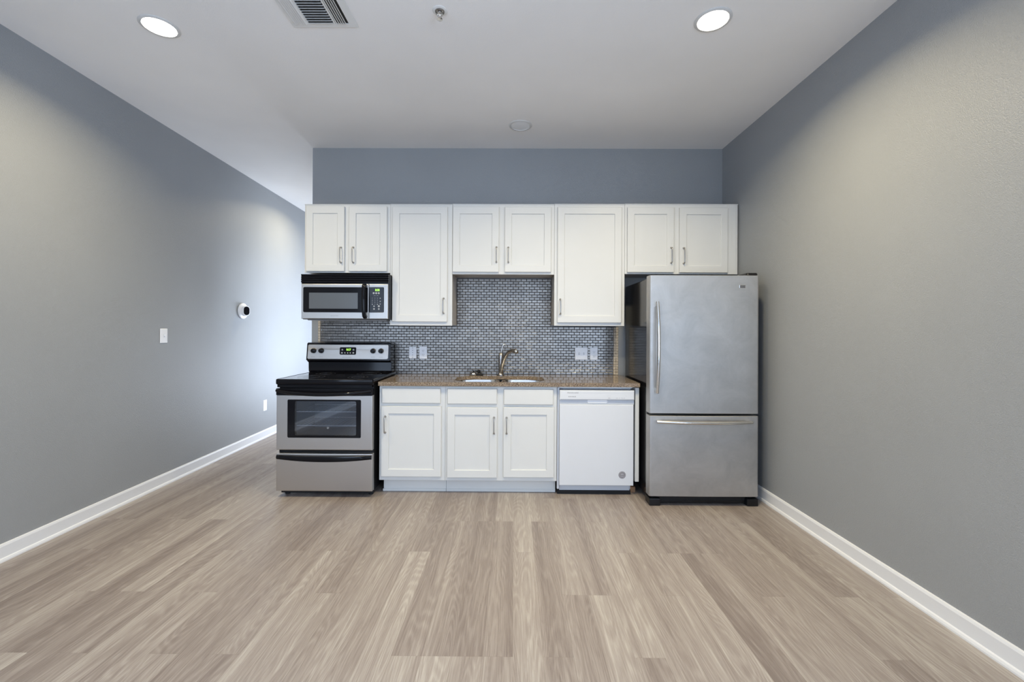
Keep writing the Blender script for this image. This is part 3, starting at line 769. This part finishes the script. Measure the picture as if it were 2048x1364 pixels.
obj('logo_field', box(1.712, 1.751, ff-.0046, ff-.0038, 1.667, 1.685), 'slot', lg)
text('logo', 'MAYTAG', 1.7315, ff-.0050, 1.676, .009, 'handle', lg, width=.032)
hc = plate(1.780, 1.868, -.80, -.66, [(0, 1.7605), (0, 1.776), (.006, 1.784), (.012, 1.785)], r=.02, axis='Z')
obj('hinge_cover', hc, 'blackm', t, True)
obj('base_grille', box(1.06, 1.845, -.775, -.740, .030, .072, .003), 'rubber', t)
bm = box(1.13, 1.78, -.778, -.770, .012, .034, .002)
obj('kick_strip', bm, 'blackm', t)
for a, b in ((1.038, 1.122), (1.782, 1.866)):
    obj('foot_cover', box(a, b, -.812, -.70, 0, .056, .006), 'blackm', t)
for x in (1.09, 1.81): obj('foot', lathe(x, -.12, 0, [(.022, 0), (.022, .03), (.012, .032), (.012, .046)], 14), 'rubber', t)

# ------------------------------------------------------------------ ceiling: lamps, vent, sprinkler
def downlight(x, y, label, lit=True, power=26):
    t = thing('recessed_light', label, 'ceiling light', (x, y, CEIL), 'recessed ceiling lights')
    obj('trim_ring', lathe(x, y, CEIL, [(.098, -.0005), (.098, -.003), (.094, -.006), (.082, -.008), (.079, -.004), (.079, -.0005)], 48, cap=False), 'ring', t, True)
    obj('lens', lathe(x, y, CEIL, [(.0785, -.001), (.0785, -.004), (.05, -.0065), (.01, -.0075)], 48), 'lens' if lit else 'lensoff', t, True)
    if lit:
        d = bpy.data.lights.new('lamp_light', 'AREA'); d.shape = 'DISK'; d.size = .15; d.energy = power
        d.color = (1.0, .86, .57); d.spread = math.radians(150)
        o = bpy.data.objects.new('lamp_light', d); C.objects.link(o); o.parent = t; o.location = (0, 0, -.012)
downlight(-2.035, -1.672, 'lit recessed ceiling light near the left wall')
downlight(1.093, -1.730, 'lit recessed ceiling light near the right wall')
downlight(.02, -2.02, 'lit recessed ceiling light between the two others, at the picture top edge')
downlight(-2.46, 1.55, 'lit recessed ceiling light in the hall behind the kitchen wall', power=16)
downlight(.044, -.472, 'unlit round recessed light just in front of the wall cabinets', lit=False)

def ceiling_vent():
    x0, x1, y0, y1 = -1.262, -.895, -2.035, -1.672; z = CEIL
    t = thing('ceiling_vent', 'square white ceiling register with three banks of louvres', 'air vent', ((x0+x1)/2, (y0+y1)/2, z))
    bm = bmesh.new()
    for a, b, c_, d_ in ((x0, x1, y1-.030, y1), (x0, x1, y0, y0+.030), (x0, x0+.022, y0+.0301, y1-.0301), (x1-.045, x1, y0+.0301, y1-.0301)):
        box(a, b, c_, d_, z-.006, z-.0005, .001, 1, bm=bm)
    xa, xb = x0+.098, x0+.238
    box(xa-.010, xa, y0+.03, y1-.03, z-.006, z-.0005, bm=bm); box(xb, xb+.010, y0+.03, y1-.03, z-.006, z-.0005, bm=bm)
    obj('frame', bm, 'louver', t)
    obj('duct', box(x0+.02, x1-.043, y0+.028, y1-.028, z-.0012, z-.0004), 'dark', t)
    def blade_y(x, ang):     # blade running along Y
        b = box(-.0005, .0005, y0+.03, y1-.03, -.007, .007)
        b.transform(Matrix.Translation((x, 0, z-.0085)) @ Matrix.Rotation(ang, 4, 'Y')); return b
    def blade_x(y, ang):
        b = box(xa, xb, -.0005, .0005, -.006, .006)
        b.transform(Matrix.Translation((0, y, z-.0085)) @ Matrix.Rotation(ang, 4, 'X')); return b
    for i in range(6): obj('louvre', blade_y(x0+.028+i*.0115, math.radians(52)), 'louver', t)
    for i in range(5): obj('louvre', blade_y(xb+.018+i*.0125, math.radians(-52)), 'louver', t)
    n = 16
    for i in range(n): obj('louvre', blade_x(y0+.040+i*(y1-y0-.08)/(n-1), math.radians(-38)), 'louver', t)
ceiling_vent()

sx, sy = -.411, -1.797
t = thing('fire_sprinkler', 'chrome pendant fire sprinkler on the ceiling beside the vent', 'sprinkler', (sx, sy, CEIL))
obj('escutcheon', lathe(sx, sy, CEIL, [(.040, -.0005), (.040, -.002), (.036, -.004), (.026, -.0045)], 32), 'louver', t, True)
obj('cup', lathe(sx, sy, CEIL, [(.0255, -.004), (.0255, -.009), (.022, -.010), (.018, -.005), (.012, -.005)], 32), 'nickel', t, True)
obj('head', lathe(sx, sy, CEIL, [(.012, -.001), (.012, -.014), (.015, -.015), (.015, -.020), (.008, -.021)], 20), 'chrome', t, True)
bm = bmesh.new()
for s in (-1, 1): tube(catmull([(sx+s*.010, sy, CEIL-.018), (sx+s*.012, sy, CEIL-.030), (sx+s*.003, sy, CEIL-.044)], 4), .0022, 8, bm)
tube([(sx, sy, CEIL-.020), (sx, sy, CEIL-.042)], .0022, 8, bm)
obj('frame_arms', bm, 'chrome', t, True)
obj('deflector', lathe(sx, sy, CEIL, [(.004, -.040), (.005, -.046), (.016, -.047), (.016, -.0485), (.003, -.050)], 24), 'chrome', t, True)
